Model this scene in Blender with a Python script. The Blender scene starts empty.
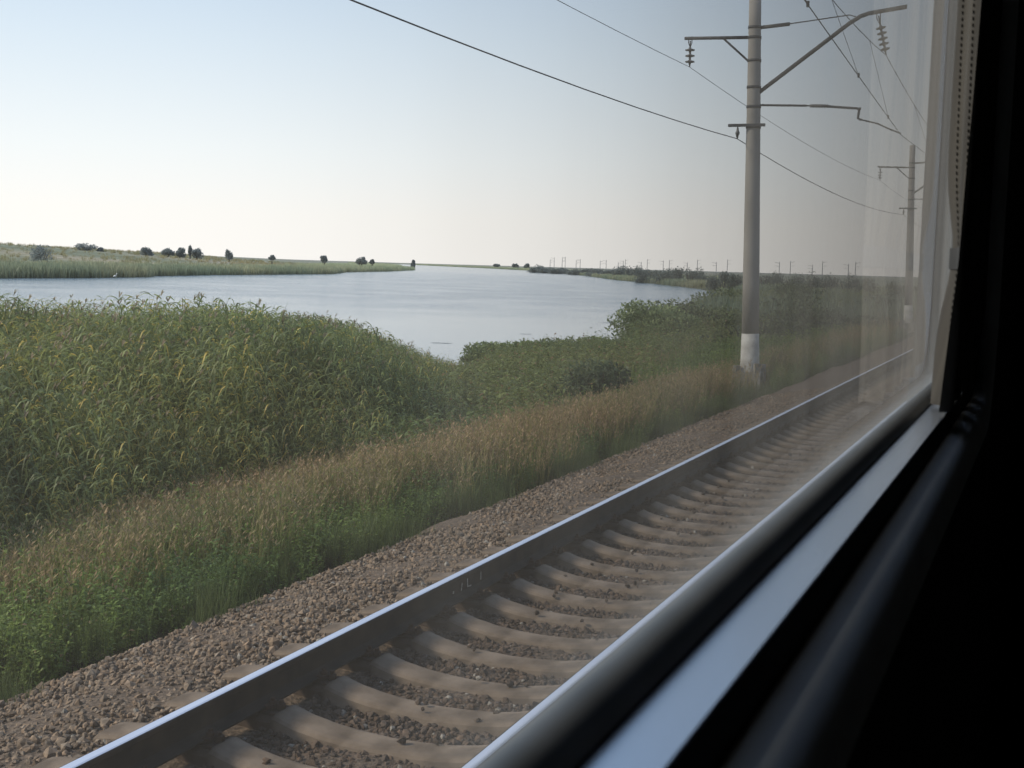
import bpy, math, random
import numpy as np
from mathutils import Matrix, Vector
R = math.radians
scene = bpy.context.scene
col = scene.collection
rnd = random.Random(11)

# ------------------------------------------------------------------ camera
F, YAW, PITCH, ROLL, H = 1282.86, 0.3945473, -0.0920029, 0.0276202, 2.2593
_f = np.array([-math.sin(YAW)*math.cos(PITCH), math.cos(YAW)*math.cos(PITCH), math.sin(PITCH)])
_r = np.array([math.cos(YAW), math.sin(YAW), 0.0]); _u = np.cross(_r, _f)
CR = math.cos(ROLL)*_r + math.sin(ROLL)*_u
CU = -math.sin(ROLL)*_r + math.cos(ROLL)*_u
CF = _f
cam = bpy.data.cameras.new('camera'); co = bpy.data.objects.new('camera', cam); col.objects.link(co)
m = Matrix(((CR[0], CU[0], -CF[0], 0), (CR[1], CU[1], -CF[1], 0), (CR[2], CU[2], -CF[2], H), (0, 0, 0, 1)))
co.matrix_world = m
cam.sensor_width = 36; cam.lens = F/1024*36
cam.clip_start = 0.01; cam.clip_end = 20000
cam.dof.use_dof = True; cam.dof.focus_distance = 30; cam.dof.aperture_fstop = cam.lens/1.9
scene.camera = co

def ray(px, py):
    return CF*F + CR*(px-512) - CU*(py-384)
def at(px, py, Y):                       # point of the world seen at a pixel, on the plane y = Y
    d = ray(px, py); t = Y/d[1]; return (d[0]*t, Y, H+d[2]*t)

# ------------------------------------------------------------------ object helpers
def tag(o, label=None, cat=None, group=None, kind=None):
    if label: o['label'] = label
    if cat: o['category'] = cat
    if group: o['group'] = group
    if kind: o['kind'] = kind
    return o
def empty(name, loc, rz=0):
    o = bpy.data.objects.new(name, None); col.objects.link(o)
    o.location = loc; o.rotation_euler = (0, 0, rz); o.empty_display_size = .2
    return o
def copy_tree(o, parent=None):
    c = o.copy(); col.objects.link(c)
    if parent: c.parent = parent
    for ch in o.children: copy_tree(ch, c)
    return c

class MB:
    def __init__(s): s.v = []; s.f = []; s.sm = []
    def add(s, v, f, smooth=False):
        b = len(s.v); s.v += [tuple(p) for p in v]
        s.f += [tuple(i+b for i in q) for q in f]; s.sm += [smooth]*len(f)
    def box(s, c, d, rot=None):
        x, y, z = [k/2 for k in d]
        P = [Vector((a*x, b*y, e*z)) for a in (-1, 1) for b in (-1, 1) for e in (-1, 1)]
        if rot: P = [rot @ p for p in P]
        P = [p+Vector(c) for p in P]
        s.add(P, [(0,1,3,2),(4,6,7,5),(0,4,5,1),(2,3,7,6),(0,2,6,4),(1,5,7,3)])
    def tube(s, pts, rad, n=8, caps=True):
        pts = [Vector(p) for p in pts]
        if not hasattr(rad, '__len__'): rad = [rad]*len(pts)
        V = []; Fc = []
        for i, p in enumerate(pts):
            t = (pts[min(i+1, len(pts)-1)]-pts[max(i-1, 0)]).normalized()
            a = Vector((0,0,1)) if abs(t.z) < .9 else Vector((1,0,0))
            u = t.cross(a).normalized(); w = t.cross(u)
            for k in range(n):
                th = 2*math.pi*k/n
                V.append(p+(u*math.cos(th)+w*math.sin(th))*rad[i])
        for i in range(len(pts)-1):
            for k in range(n):
                a = i*n+k; b = i*n+(k+1) % n
                Fc.append((a, b, b+n, a+n))
        if caps:
            Fc.append(tuple(range(n))[::-1]); Fc.append(tuple((len(pts)-1)*n+k for k in range(n)))
        s.add(V, Fc, n >= 8)
    def build(s, name, mat, parent=None, mats=None):
        me = bpy.data.meshes.new(name); me.from_pydata(s.v, [], s.f)
        me.materials.append(mat)
        me.polygons.foreach_set('use_smooth', s.sm); me.update()
        o = bpy.data.objects.new(name, me); col.objects.link(o)
        if parent: o.parent = parent
        return o

def np_mesh(name, V, Q, C, mat, parent=None, smooth=False, k=4):
    me = bpy.data.meshes.new(name)
    V = np.ascontiguousarray(V, dtype=np.float32); Q = np.ascontiguousarray(Q, dtype=np.int32)
    n = len(Q)
    me.vertices.add(len(V)); me.vertices.foreach_set('co', V.ravel())
    me.loops.add(n*k); me.loops.foreach_set('vertex_index', Q.ravel())
    me.polygons.add(n); me.polygons.foreach_set('loop_start', np.arange(n, dtype=np.int32)*k)
    try: me.polygons.foreach_set('loop_total', np.full(n, k, dtype=np.int32))
    except Exception: pass
    me.polygons.foreach_set('use_smooth', np.full(n, smooth, dtype=bool))
    if C is not None:
        a = me.attributes.new('col', 'FLOAT_COLOR', 'POINT')
        cc = np.ones((len(V), 4), dtype=np.float32); cc[:, :3] = C; a.data.foreach_set('color', cc.ravel())
    me.materials.append(mat); me.update(calc_edges=True); me.validate()
    o = bpy.data.objects.new(name, me); col.objects.link(o)
    if parent: o.parent = parent
    return o

# ------------------------------------------------------------------ materials
def mat(name):
    m = bpy.data.materials.new(name); m.use_nodes = True
    nt = m.node_tree; b = nt.nodes['Principled BSDF']; return m, nt, b
def noise_mat(name, c1, c2, scale=5, rough=.8, metal=0, bump=0, bdist=.01, detail=6, spec=.3, stretch=None, lo=.35, hi=.65):
    m, nt, b = mat(name); N = nt.nodes; L = nt.links
    tc = N.new('ShaderNodeTexCoord'); mp = N.new('ShaderNodeMapping'); L.new(tc.outputs['Object'], mp.inputs[0])
    if stretch: mp.inputs['Scale'].default_value = stretch
    nz = N.new('ShaderNodeTexNoise'); nz.inputs['Scale'].default_value = scale; nz.inputs['Detail'].default_value = detail
    L.new(mp.outputs[0], nz.inputs['Vector'])
    r = N.new('ShaderNodeValToRGB'); r.color_ramp.elements[0].position = lo; r.color_ramp.elements[1].position = hi
    r.color_ramp.elements[0].color = (*c1, 1); r.color_ramp.elements[1].color = (*c2, 1)
    L.new(nz.outputs[0], r.inputs[0]); L.new(r.outputs[0], b.inputs['Base Color'])
    b.inputs['Roughness'].default_value = rough; b.inputs['Metallic'].default_value = metal
    b.inputs['Specular IOR Level'].default_value = spec
    if bump:
        bp = N.new('ShaderNodeBump'); bp.inputs['Strength'].default_value = bump; bp.inputs['Distance'].default_value = bdist
        L.new(nz.outputs[0], bp.inputs['Height']); L.new(bp.outputs[0], b.inputs['Normal'])
    return m
def attr_mat(name, rough=.7, transl=.25, spec=.25, nscale=0, namp=.3):
    m, nt, b = mat(name); N = nt.nodes; L = nt.links
    a = N.new('ShaderNodeAttribute'); a.attribute_name = 'col'
    src = a.outputs['Color']
    if nscale:
        tc = N.new('ShaderNodeTexCoord'); nz = N.new('ShaderNodeTexNoise'); nz.inputs['Scale'].default_value = nscale; nz.inputs['Detail'].default_value = 8
        L.new(tc.outputs['Object'], nz.inputs['Vector'])
        mr = N.new('ShaderNodeMapRange'); mr.inputs['From Min'].default_value = .3; mr.inputs['From Max'].default_value = .7
        mr.inputs['To Min'].default_value = 1-namp; mr.inputs['To Max'].default_value = 1+namp; L.new(nz.outputs[0], mr.inputs[0])
        vm = N.new('ShaderNodeVectorMath'); vm.operation = 'SCALE'; L.new(src, vm.inputs[0]); L.new(mr.outputs[0], vm.inputs['Scale']); src = vm.outputs[0]
    L.new(src, b.inputs['Base Color']); b.inputs['Roughness'].default_value = rough; b.inputs['Specular IOR Level'].default_value = spec
    if transl:
        t = N.new('ShaderNodeBsdfTranslucent'); L.new(src, t.inputs[0])
        mx = N.new('ShaderNodeMixShader'); mx.inputs[0].default_value = transl
        L.new(b.outputs[0], mx.inputs[1]); L.new(t.outputs[0], mx.inputs[2]); L.new(mx.outputs[0], N['Material Output'].inputs[0])
    return m

M = {}
M['leaf'] = attr_mat('leaf', .5, .4, .35)
M['dryleaf'] = attr_mat('dry_grass', .8, .3, .1)
M['stone'] = attr_mat('stone', .9, 0, .2, nscale=30, namp=.35)
M['ground'] = attr_mat('ground', .95, 0, .1, nscale=.15, namp=.3)
M['bark'] = noise_mat('bark', (.05,.04,.03), (.1,.08,.06), 6)
M['ballast'] = noise_mat('ballast', (.07,.05,.036), (.19,.138,.098), 26, .95, bump=.9, bdist=.03)
M['concrete'] = noise_mat('sleeper_concrete', (.125,.092,.066), (.275,.21,.155), 5, .9, bump=.8, bdist=.018, detail=12)
def stain_sleeper(m):                    # rust and brake dust collect in the rail seats
    nt = m.node_tree; N = nt.nodes; L = nt.links; b = N['Principled BSDF']
    src = b.inputs['Base Color'].links[0].from_socket
    tc = N.new('ShaderNodeTexCoord'); sp = N.new('ShaderNodeSeparateXYZ'); L.new(tc.outputs['Object'], sp.inputs[0])
    ab = N.new('ShaderNodeMath'); ab.operation = 'ABSOLUTE'; L.new(sp.outputs['X'], ab.inputs[0])
    sb = N.new('ShaderNodeMath'); sb.operation = 'SUBTRACT'; sb.inputs[1].default_value = .79; L.new(ab.outputs[0], sb.inputs[0])
    a2 = N.new('ShaderNodeMath'); a2.operation = 'ABSOLUTE'; L.new(sb.outputs[0], a2.inputs[0])
    mr = N.new('ShaderNodeMapRange'); mr.interpolation_type = 'SMOOTHSTEP'; mr.inputs['From Min'].default_value = .13; mr.inputs['From Max'].default_value = .21
    mr.inputs['To Min'].default_value = .9; mr.inputs['To Max'].default_value = 0; L.new(a2.outputs[0], mr.inputs[0])
    mx = N.new('ShaderNodeMix'); mx.data_type = 'RGBA'; L.new(mr.outputs[0], mx.inputs[0]); L.new(src, mx.inputs[6]); mx.inputs[7].default_value = (.05,.032,.022,1)
    L.new(mx.outputs[2], b.inputs['Base Color'])
stain_sleeper(M['concrete'])
M['railtop'] = noise_mat('rail_running_surface', (.70,.75,.88), (.8,.84,.95), 3, .45, metal=.45, stretch=(8,.4,1))
M['railside'] = noise_mat('rail_web', (.018,.015,.013), (.05,.036,.027), 5, .75, bump=.2, bdist=.004)
M['clip'] = noise_mat('fastening_steel', (.03,.02,.015), (.08,.045,.03), 12, .85)
M['poleconc'] = noise_mat('pole_concrete', (.27,.25,.225), (.39,.365,.335), 1.6, .85, bump=.2, bdist=.01, detail=10, stretch=(1,1,.35))
M['whitewash'] = noise_mat('whitewash', (.34,.32,.29), (.62,.60,.56), 3, .85, detail=10)
M['foot'] = noise_mat('foundation', (.16,.15,.13), (.36,.34,.31), 4, .9, detail=10)
M['steel'] = noise_mat('galvanised_bracket', (.05,.052,.055), (.10,.10,.105), 8, .6, metal=.3)
M['wire'] = noise_mat('wire', (.03,.03,.032), (.05,.05,.052), 8, .6)
M['porcelain'] = noise_mat('insulator_glaze', (.10,.095,.09), (.18,.17,.16), 6, .25, spec=.6)
M['chalk'] = noise_mat('chalk_paint', (.25,.25,.23), (.5,.5,.47), 60, .9)
M['rubber'] = noise_mat('window_gasket', (.055,.06,.063), (.075,.08,.084), 30, .38, spec=.6)
M['alu'] = noise_mat('aluminium_sill', (.52,.60,.73), (.64,.72,.84), 9, .24, metal=.95, spec=.5, stretch=(1,.12,1), detail=3)
M['trim'] = noise_mat('inner_trim', (.6,.63,.66), (.66,.7,.72), 20, .6, metal=0, spec=.6)
M['wall'] = noise_mat('carriage_panel', (.045,.047,.05), (.07,.072,.075), 10, .6, spec=.2)
M['body'] = noise_mat('carriage_outer_paint', (.05,.10,.07), (.07,.13,.09), 2, .4)
M['white'] = noise_mat('white_feathers', (.7,.7,.68), (.8,.8,.78), 10, .8)

# curtain cloth, woven stripes
def curtain_mat():
    m, nt, b = mat('curtain_cloth'); N = nt.nodes; L = nt.links
    tc = N.new('ShaderNodeTexCoord'); mp = N.new('ShaderNodeMapping'); mp.inputs['Scale'].default_value = (1, 26, .35)
    L.new(tc.outputs['Object'], mp.inputs[0])
    nz = N.new('ShaderNodeTexNoise'); nz.inputs['Scale'].default_value = 1.2; nz.inputs['Detail'].default_value = 5; L.new(mp.outputs[0], nz.inputs['Vector'])
    r = N.new('ShaderNodeValToRGB'); e = r.color_ramp.elements
    e[0].position = .35; e[0].color = (.018,.016,.014,1); e[1].position = .62; e[1].color = (.075,.067,.055,1)
    L.new(nz.outputs[0], r.inputs[0]); L.new(r.outputs[0], b.inputs['Base Color']); b.inputs['Roughness'].default_value = .9
    return m
M['curtain'] = curtain_mat()
M['stitch'] = noise_mat('stitch_thread', (.05,.045,.04), (.09,.08,.07), 20, .9)
M['cord'] = noise_mat('curtain_band', (.03,.03,.03), (.05,.05,.05), 20, .9)

def glass_mat():
    m = bpy.data.materials.new('window_glass'); m.use_nodes = True; nt = m.node_tree; N = nt.nodes; L = nt.links
    N.remove(N['Principled BSDF'])
    lw = N.new('ShaderNodeLayerWeight'); lw.inputs['Blend'].default_value = .5      # Facing = 1 - |N.I|
    p = N.new('ShaderNodeMath'); p.operation = 'POWER'; p.inputs[1].default_value = 5; L.new(lw.outputs['Facing'], p.inputs[0])
    a = N.new('ShaderNodeMath'); a.operation = 'MULTIPLY_ADD'; a.inputs[1].default_value = .96; a.inputs[2].default_value = .04; L.new(p.outputs[0], a.inputs[0])
    # several glass faces one behind the other
    t2 = N.new('ShaderNodeMath'); t2.operation = 'MULTIPLY'; t2.inputs[1].default_value = 3.0; L.new(a.outputs[0], t2.inputs[0])
    o1 = N.new('ShaderNodeMath'); o1.operation = 'MULTIPLY_ADD'; o1.inputs[1].default_value = 2.0; o1.inputs[2].default_value = 1; L.new(a.outputs[0], o1.inputs[0])
    dv = N.new('ShaderNodeMath'); dv.operation = 'DIVIDE'; L.new(t2.outputs[0], dv.inputs[0]); L.new(o1.outputs[0], dv.inputs[1])
    tr = N.new('ShaderNodeBsdfTransparent'); tr.inputs[0].default_value = (.95,.97,.965,1)
    gl = N.new('ShaderNodeBsdfGlossy'); gl.inputs['Roughness'].default_value = 0.02
    mx = N.new('ShaderNodeMixShader'); L.new(dv.outputs[0], mx.inputs[0]); L.new(tr.outputs[0], mx.inputs[1]); L.new(gl.outputs[0], mx.inputs[2])
    # dust film; its upright streaks imitate the curtain's reflection in the pane
    tc = N.new('ShaderNodeTexCoord'); mp = N.new('ShaderNodeMapping'); mp.inputs['Scale'].default_value = (1, 9, .5); L.new(tc.outputs['Object'], mp.inputs[0])
    nz = N.new('ShaderNodeTexNoise'); nz.inputs['Scale'].default_value = 1.6; nz.inputs['Detail'].default_value = 4; L.new(mp.outputs[0], nz.inputs['Vector'])
    mr = N.new('ShaderNodeMapRange'); mr.inputs['From Min'].default_value = .3; mr.inputs['From Max'].default_value = .7
    mr.inputs['To Min'].default_value = DUST_VEIL*.7; mr.inputs['To Max'].default_value = DUST_VEIL*1.35; L.new(nz.outputs[0], mr.inputs[0])
    # dust thickens obliquely; also imitates the smoky reflection at the forward end
    cs = N.new('ShaderNodeMath'); cs.operation = 'SUBTRACT'; cs.inputs[0].default_value = 1.12; L.new(lw.outputs['Facing'], cs.inputs[1])
    dd = N.new('ShaderNodeMath'); dd.operation = 'DIVIDE'; dd.use_clamp = True; L.new(mr.outputs[0], dd.inputs[0]); L.new(cs.outputs[0], dd.inputs[1])
    ts = N.new('ShaderNodeBsdfTranslucent'); ts.inputs[0].default_value = (.30,.295,.28,1)
    m2 = N.new('ShaderNodeMixShader'); L.new(dd.outputs[0], m2.inputs[0]); L.new(mx.outputs[0], m2.inputs[1]); L.new(ts.outputs[0], m2.inputs[2])
    L.new(m2.outputs[0], N['Material Output'].inputs[0])
    return m
DUST_VEIL = .044
M['glass'] = glass_mat()

def water_mat():
    m, nt, b = mat('lake_water'); N = nt.nodes; L = nt.links
    b.inputs['Base Color'].default_value = (.13,.19,.24,1); b.inputs['Roughness'].default_value = .14
    b.inputs['IOR'].default_value = 1.33; b.inputs['Specular IOR Level'].default_value = .5
    tc = N.new('ShaderNodeTexCoord')
    nz = N.new('ShaderNodeTexNoise'); nz.inputs['Scale'].default_value = 1.7; nz.inputs['Detail'].default_value = 3; nz.inputs['Roughness'].default_value = .6
    L.new(tc.outputs['Object'], nz.inputs['Vector'])
    big = N.new('ShaderNodeTexNoise'); big.inputs['Scale'].default_value = .011; big.inputs['Detail'].default_value = 3; L.new(tc.outputs['Object'], big.inputs['Vector'])
    # ripples die away in the lee of the near bank
    sx = N.new('ShaderNodeSeparateXYZ'); L.new(tc.outputs['Object'], sx.inputs[0])
    ln = N.new('ShaderNodeVectorMath'); ln.operation = 'LENGTH'; L.new(tc.outputs['Object'], ln.inputs[0])
    bn = N.new('ShaderNodeMath'); bn.operation = 'MULTIPLY_ADD'; bn.inputs[1].default_value = 90; L.new(big.outputs[0], bn.inputs[0]); L.new(ln.outputs['Value'], bn.inputs[2])
    mr = N.new('ShaderNodeMapRange'); mr.interpolation_type = 'SMOOTHSTEP'
    mr.inputs['From Min'].default_value = 135; mr.inputs['From Max'].default_value = 215; mr.inputs['To Min'].default_value = .06; mr.inputs['To Max'].default_value = .8
    L.new(bn.outputs[0], mr.inputs[0])
    m2 = N.new('ShaderNodeMapRange'); m2.interpolation_type = 'SMOOTHSTEP'
    m2.inputs['From Min'].default_value = 330; m2.inputs['From Max'].default_value = 800; m2.inputs['To Min'].default_value = 1; m2.inputs['To Max'].default_value = .28
    L.new(ln.outputs['Value'], m2.inputs[0])
    mu = N.new('ShaderNodeMath'); mu.operation = 'MULTIPLY'; L.new(mr.outputs[0], mu.inputs[0]); L.new(m2.outputs[0], mu.inputs[1])
    pn = N.new('ShaderNodeTexNoise'); pn.inputs['Scale'].default_value = .07; pn.inputs['Detail'].default_value = 4; L.new(tc.outputs['Object'], pn.inputs['Vector'])
    pr = N.new('ShaderNodeMapRange'); pr.inputs['From Min'].default_value = .35; pr.inputs['From Max'].default_value = .65; pr.inputs['To Min'].default_value = .45; pr.inputs['To Max'].default_value = 1.35; L.new(pn.outputs[0], pr.inputs[0])
    mv = N.new('ShaderNodeMath'); mv.operation = 'MULTIPLY'; L.new(mu.outputs[0], mv.inputs[0]); L.new(pr.outputs[0], mv.inputs[1])
    bp = N.new('ShaderNodeBump'); bp.inputs['Distance'].default_value = .25
    L.new(mv.outputs[0], bp.inputs['Strength']); L.new(nz.outputs[0], bp.inputs['Height']); L.new(bp.outputs[0], b.inputs['Normal'])
    return m
M['water'] = water_mat()

# ------------------------------------------------------------------ light
SUN_AZ, SUN_EL = R(-118), R(36)            # azimuth from +Y towards +X
sd = np.array([math.sin(SUN_AZ)*math.cos(SUN_EL), math.cos(SUN_AZ)*math.cos(SUN_EL), math.sin(SUN_EL)])
w = bpy.data.worlds.new('World'); scene.world = w; w.use_nodes = True
N = w.node_tree.nodes; L = w.node_tree.links
sky = N.new('ShaderNodeTexSky'); sky.sky_type = 'NISHITA'; sky.sun_disc = False
sky.sun_elevation = SUN_EL; sky.sun_rotation = SUN_AZ
sky.air_density = 1.0; sky.dust_density = 1.0; sky.ozone_density = 1.0; sky.altitude = 0
SKY = .15
N['Background'].inputs[1].default_value = SKY
tc = N.new('ShaderNodeTexCoord'); sp = N.new('ShaderNodeSeparateXYZ'); L.new(tc.outputs['Generated'], sp.inputs[0])
mr = N.new('ShaderNodeValToRGB'); L.new(sp.outputs['Z'], mr.inputs[0])       # haze low over the plain
for k_, (p_, v_) in enumerate([(0, 1), (.05, .95), (.12, .85), (.22, .7), (.6, .35), (1, .2)]):
    e = mr.color_ramp.elements[k_] if k_ < 2 else mr.color_ramp.elements.new(p_)
    e.position = p_; e.color = (v_, v_, v_, 1)
hc = N.new('ShaderNodeValToRGB'); L.new(sp.outputs['Z'], hc.inputs[0])
for k_, (p_, v_) in enumerate([(0, (1,.955,.915)), (.035, (1,.965,.93)), (.08, (.94,.96,.975)), (.16, (.80,.885,.975)), (.3, (.55,.72,.95)), (1, (.3,.48,.8))]):
    e = hc.color_ramp.elements[k_] if k_ < 2 else hc.color_ramp.elements.new(p_)
    e.position = p_; e.color = (*v_, 1)
vs = N.new('ShaderNodeVectorMath'); vs.operation = 'SCALE'; vs.inputs['Scale'].default_value = 1.27/SKY; L.new(hc.outputs[0], vs.inputs[0])
mx = N.new('ShaderNodeMix'); mx.data_type = 'RGBA'; L.new(mr.outputs[0], mx.inputs[0]); L.new(sky.outputs[0], mx.inputs[6])
L.new(vs.outputs[0], mx.inputs[7])
L.new(mx.outputs[2], N['Background'].inputs[0])
sl = bpy.data.lights.new('sun', 'SUN'); sl.energy = 3.6; sl.angle = R(8); sl.color = (1,.90,.74)
so = bpy.data.objects.new('sun', sl); col.objects.link(so)
so.rotation_euler = Vector(-sd).to_track_quat('-Z', 'Y').to_euler()

# ------------------------------------------------------------------ terrain
LAKE = np.array([(-60,-160),(-40,-20),(-36,15),(-31,35),(-25,47),(-22.5,54),(-22.5,66),(-23.5,80),(-29,95),(-34,116),(-45,180),(-59,250),
    (-84,321),(-120,405),(-158,482),(-240,680),(-336,889),(-450,1130),(-612,1418),(-1262,2471),(-1500,2900),(-1520,2750),(-1150,2120),(-770,1465),(-470,900),(-362,706),(-300,560),
    (-262,450),(-222,372),(-196,270),(-183,230),(-174,217),(-167,193),(-163,167),(-158,120),(-165,40),(-190,-60),(-210,-160)], float)
def sdist(P, poly):
    """signed distance, negative inside"""
    x, y = P[:, 0], P[:, 1]; d = np.full(len(P), 1e18); ins = np.zeros(len(P), bool)
    n = len(poly)
    for i in range(n):
        a = poly[i]; b = poly[(i+1) % n]; e = b-a
        t = np.clip(((x-a[0])*e[0]+(y-a[1])*e[1])/(e@e), 0, 1)
        d = np.minimum(d, (x-a[0]-t*e[0])**2+(y-a[1]-t*e[1])**2)
        c = (a[1] > y) != (b[1] > y)
        with np.errstate(divide='ignore', invalid='ignore'):
            xi = (b[0]-a[0])*(y-a[1])/(b[1]-a[1])+a[0]
        ins ^= c & (x < xi)
    return np.where(ins, -1, 1)*np.sqrt(d)
def vnoise(x, y, s, seed=0):
    """smooth value noise"""
    x = x/s+seed*17.3; y = y/s-seed*9.1
    xi = np.floor(x); yi = np.floor(y); fx = x-xi; fy = y-yi
    fx = fx*fx*(3-2*fx); fy = fy*fy*(3-2*fy)
    def h(a, b):
        v = np.sin(a*127.1+b*311.7+seed*74.7)*43758.5453; return v-np.floor(v)
    return (h(xi,yi)*(1-fx)+h(xi+1,yi)*fx)*(1-fy)+(h(xi,yi+1)*(1-fx)+h(xi+1,yi+1)*fx)*fy
def smooth(a, b, x):
    t = np.clip((x-a)/(b-a), 0, 1); return t*t*(3-2*t)
WATER = -2.2
def height(P):
    x, y = P[:, 0], P[:, 1]; s = -x
    z = -1.95+.25*(vnoise(x, y, 7, 1)-.5)
    # railway bank
    zb = np.interp(s, [-14,-9,-6,5.6,5.95,7.4,9.4,11.5], [-2,-1.4,-.75,-.75,-.62,-.98,-1.65,-1.95])
    z = np.where((s < 11.5) & (s > -14), zb+.05*(vnoise(x, y, 1.5, 2)-.5), z)
    r = np.hypot(x, y); az = np.degrees(np.arctan2(-x, y))
    # low rise behind the far bank
    amp = np.interp(az, [-180,22.6,27,32,37,44.5,60,180], [1.0,1.4,1.6,3.6,6.0,7.7,8.5,1.0])
    d = sdist(P, LAKE)
    z = z+amp*smooth(240, 640, r)*smooth(8, 200, d)*(.85+.25*vnoise(x, y, 180, 3))
    far = smooth(30, 60, r)
    z = z+.5*far*(vnoise(x, y, 40, 4)-.3)*smooth(2, 25, d)
    z = np.where(d < 2.5, np.minimum(z, WATER+.05+d*.12), z)
    z = np.where(d < 0, WATER+.0+np.maximum(d*.12, -1.5), z)
    return z, d
# polar sheet, fine where the camera looks
angs = np.concatenate([np.linspace(-15, 60, 560), np.linspace(60, 345, 120)[1:-1]])
rad = [0.5]
while rad[-1] < 9000: rad.append(rad[-1]*1.022+.02)
rad = np.array(rad)
A, RR = np.meshgrid(np.radians(angs), rad); na = len(angs)
P = np.stack([-np.sin(A)*RR, np.cos(A)*RR], -1).reshape(-1, 2)
Z, D = height(P)
i, j = np.meshgrid(np.arange(len(rad)-1), np.arange(na), indexing='ij')
Q = np.stack([i*na+j, (i+1)*na+j, (i+1)*na+(j+1) % na, i*na+(j+1) % na], -1).reshape(-1, 4)
n1 = vnoise(P[:,0], P[:,1], 60, 5)[:,None]; n2 = vnoise(P[:,0], P[:,1], 11, 6)[:,None]
dist = np.hypot(P[:,0], P[:,1])[:,None]
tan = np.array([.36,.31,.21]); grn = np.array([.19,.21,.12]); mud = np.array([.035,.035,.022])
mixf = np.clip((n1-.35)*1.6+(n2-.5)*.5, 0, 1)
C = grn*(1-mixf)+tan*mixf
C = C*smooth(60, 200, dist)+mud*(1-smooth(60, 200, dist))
hz = .55*(1-np.exp(-dist/1500.0)); C = C*(1-hz)+np.array([.38,.40,.40])*hz  # distance haze mixed into the ground colour
C = np.where(D[:,None] < 1.5, np.array([.07,.065,.05]), C)
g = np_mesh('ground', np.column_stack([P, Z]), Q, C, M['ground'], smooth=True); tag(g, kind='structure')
def ground_z(x, y): return float(height(np.array([[x, y]], float))[0][0])

wm = MB(); wm.add([(-1800,-400,WATER),(-10,-400,WATER),(-10,3200,WATER),(-1800,3200,WATER)], [(0,1,2,3)])
tag(wm.build('lake_water', M['water']), kind='structure')

# ballast bed
prof = [(6.2,-.80),(5.93,-.60),(5.7,-.47),(4.75,-.285),(4.45,-.262),(3.98,-.255),(3.70,-.285),(3.5,-.31),(2.65,-.31),(2.4,-.285),(1.9,-.26),(1.7,-.27),(-3.2,-.27),(-3.7,-.32),(-4.8,-.8)]
def ballast_z(x): return np.interp(x, [-a for a, b in prof], [b for a, b in prof])
ys = np.concatenate([np.arange(-20, 40, .25), np.arange(40, 260, 4)])
xs = np.interp(np.linspace(0, 1, 99), np.linspace(0, 1, len(prof)), [-a for a, b in prof])
X, Y = np.meshgrid(xs, ys); s_ = -X
Zb = ballast_z(X)
Zb = Zb+.05*(vnoise(X*1., Y*1., .5, 7)-.5)*(Zb > -.7)
X = X+np.where(X < -5.5, .22*(vnoise(Y, Y*0, .9, 8)-.5), 0)
V = np.stack([X, Y, Zb], -1).reshape(-1, 3); nx = len(xs)
i, j = np.meshgrid(np.arange(len(ys)-1), np.arange(nx-1), indexing='ij')
Q = np.stack([i*nx+j, i*nx+j+1, (i+1)*nx+j+1, (i+1)*nx+j], -1).reshape(-1, 4)
tag(np_mesh('ballast_bed', V, Q, None, M['ballast'], smooth=True), kind='structure')

# loose stones
rg = np.random.default_rng(5)
t_ = (1+5**.5)/2
ico = np.array([(-1,t_,0),(1,t_,0),(-1,-t_,0),(1,-t_,0),(0,-1,t_),(0,1,t_),(0,-1,-t_),(0,1,-t_),(t_,0,-1),(t_,0,1),(-t_,0,-1),(-t_,0,1)])/1.9
icf = np.array([(0,11,5),(0,5,1),(0,1,7),(0,7,10),(0,10,11),(1,5,9),(5,11,4),(11,10,2),(10,7,6),(7,1,8),(3,9,4),(3,4,2),(3,2,6),(3,6,8),(3,8,9),(4,9,5),(2,4,11),(6,2,10),(8,6,7),(9,8,1)])
def scatter(protos, pos, yaw, scl, tint, k=4):
    """protos: list of (V,Q,C); returns merged arrays"""
    VV = []; QQ = []; CC = []; off = 0
    pick = rg.integers(0, len(protos), len(pos))
    for t in range(len(protos)):
        idx = np.nonzero(pick == t)[0]
        if not len(idx): continue
        pv, pq, pc = protos[t]
        c, s = np.cos(yaw[idx])[:,None], np.sin(yaw[idx])[:,None]
        sc = scl[idx]; sc = sc if sc.ndim == 2 else np.repeat(sc[:,None], 3, 1)
        x = pv[None,:,0]*sc[:,0:1]; y = pv[None,:,1]*sc[:,1:2]; z = pv[None,:,2]*sc[:,2:3]
        v = np.stack([x*c-y*s+pos[idx,0:1], x*s+y*c+pos[idx,1:2], z+pos[idx,2:3]], -1)
        VV.append(v.reshape(-1, 3)); CC.append(np.clip(pc[None]*tint[idx][:,None,:], 0, 1).reshape(-1, 3))
        n = len(pv); QQ.append((pq[None]+(np.arange(len(idx))*n)[:,None,None]+off).reshape(-1, pq.shape[1])); off += n*len(idx)
    return np.concatenate(VV), np.concatenate(QQ), np.concatenate(CC)
stones = []
for k in range(14):
    v = ico*rg.uniform(.6, 1.25, (12, 1))*np.array([1, rg.uniform(.6, 1), rg.uniform(.5, .8)])
    a = rg.normal(size=(3, 3)); q_, _ = np.linalg.qr(a); v = v@q_
    stones.append((v, icf, np.ones((12, 3))))
n = 125000
yy = 2.6+(rg.random(n)**1.6)*26; xx = np.where(rg.random(n) < .4, rg.uniform(-3.85, -2.3, n), rg.uniform(-6.35, -2.0, n))
keep = ~((np.abs(xx+3.085+.79) < .09) | (np.abs(xx+3.085-.79) < .09))
xx, yy = xx[keep], yy[keep]; n = len(xx)
zz = ballast_z(xx)+rg.uniform(-.012, .016, n)
SP = .545; S0 = 6.92-.545*14
frac = ((yy-S0)/SP+.5) % 1-.5
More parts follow.
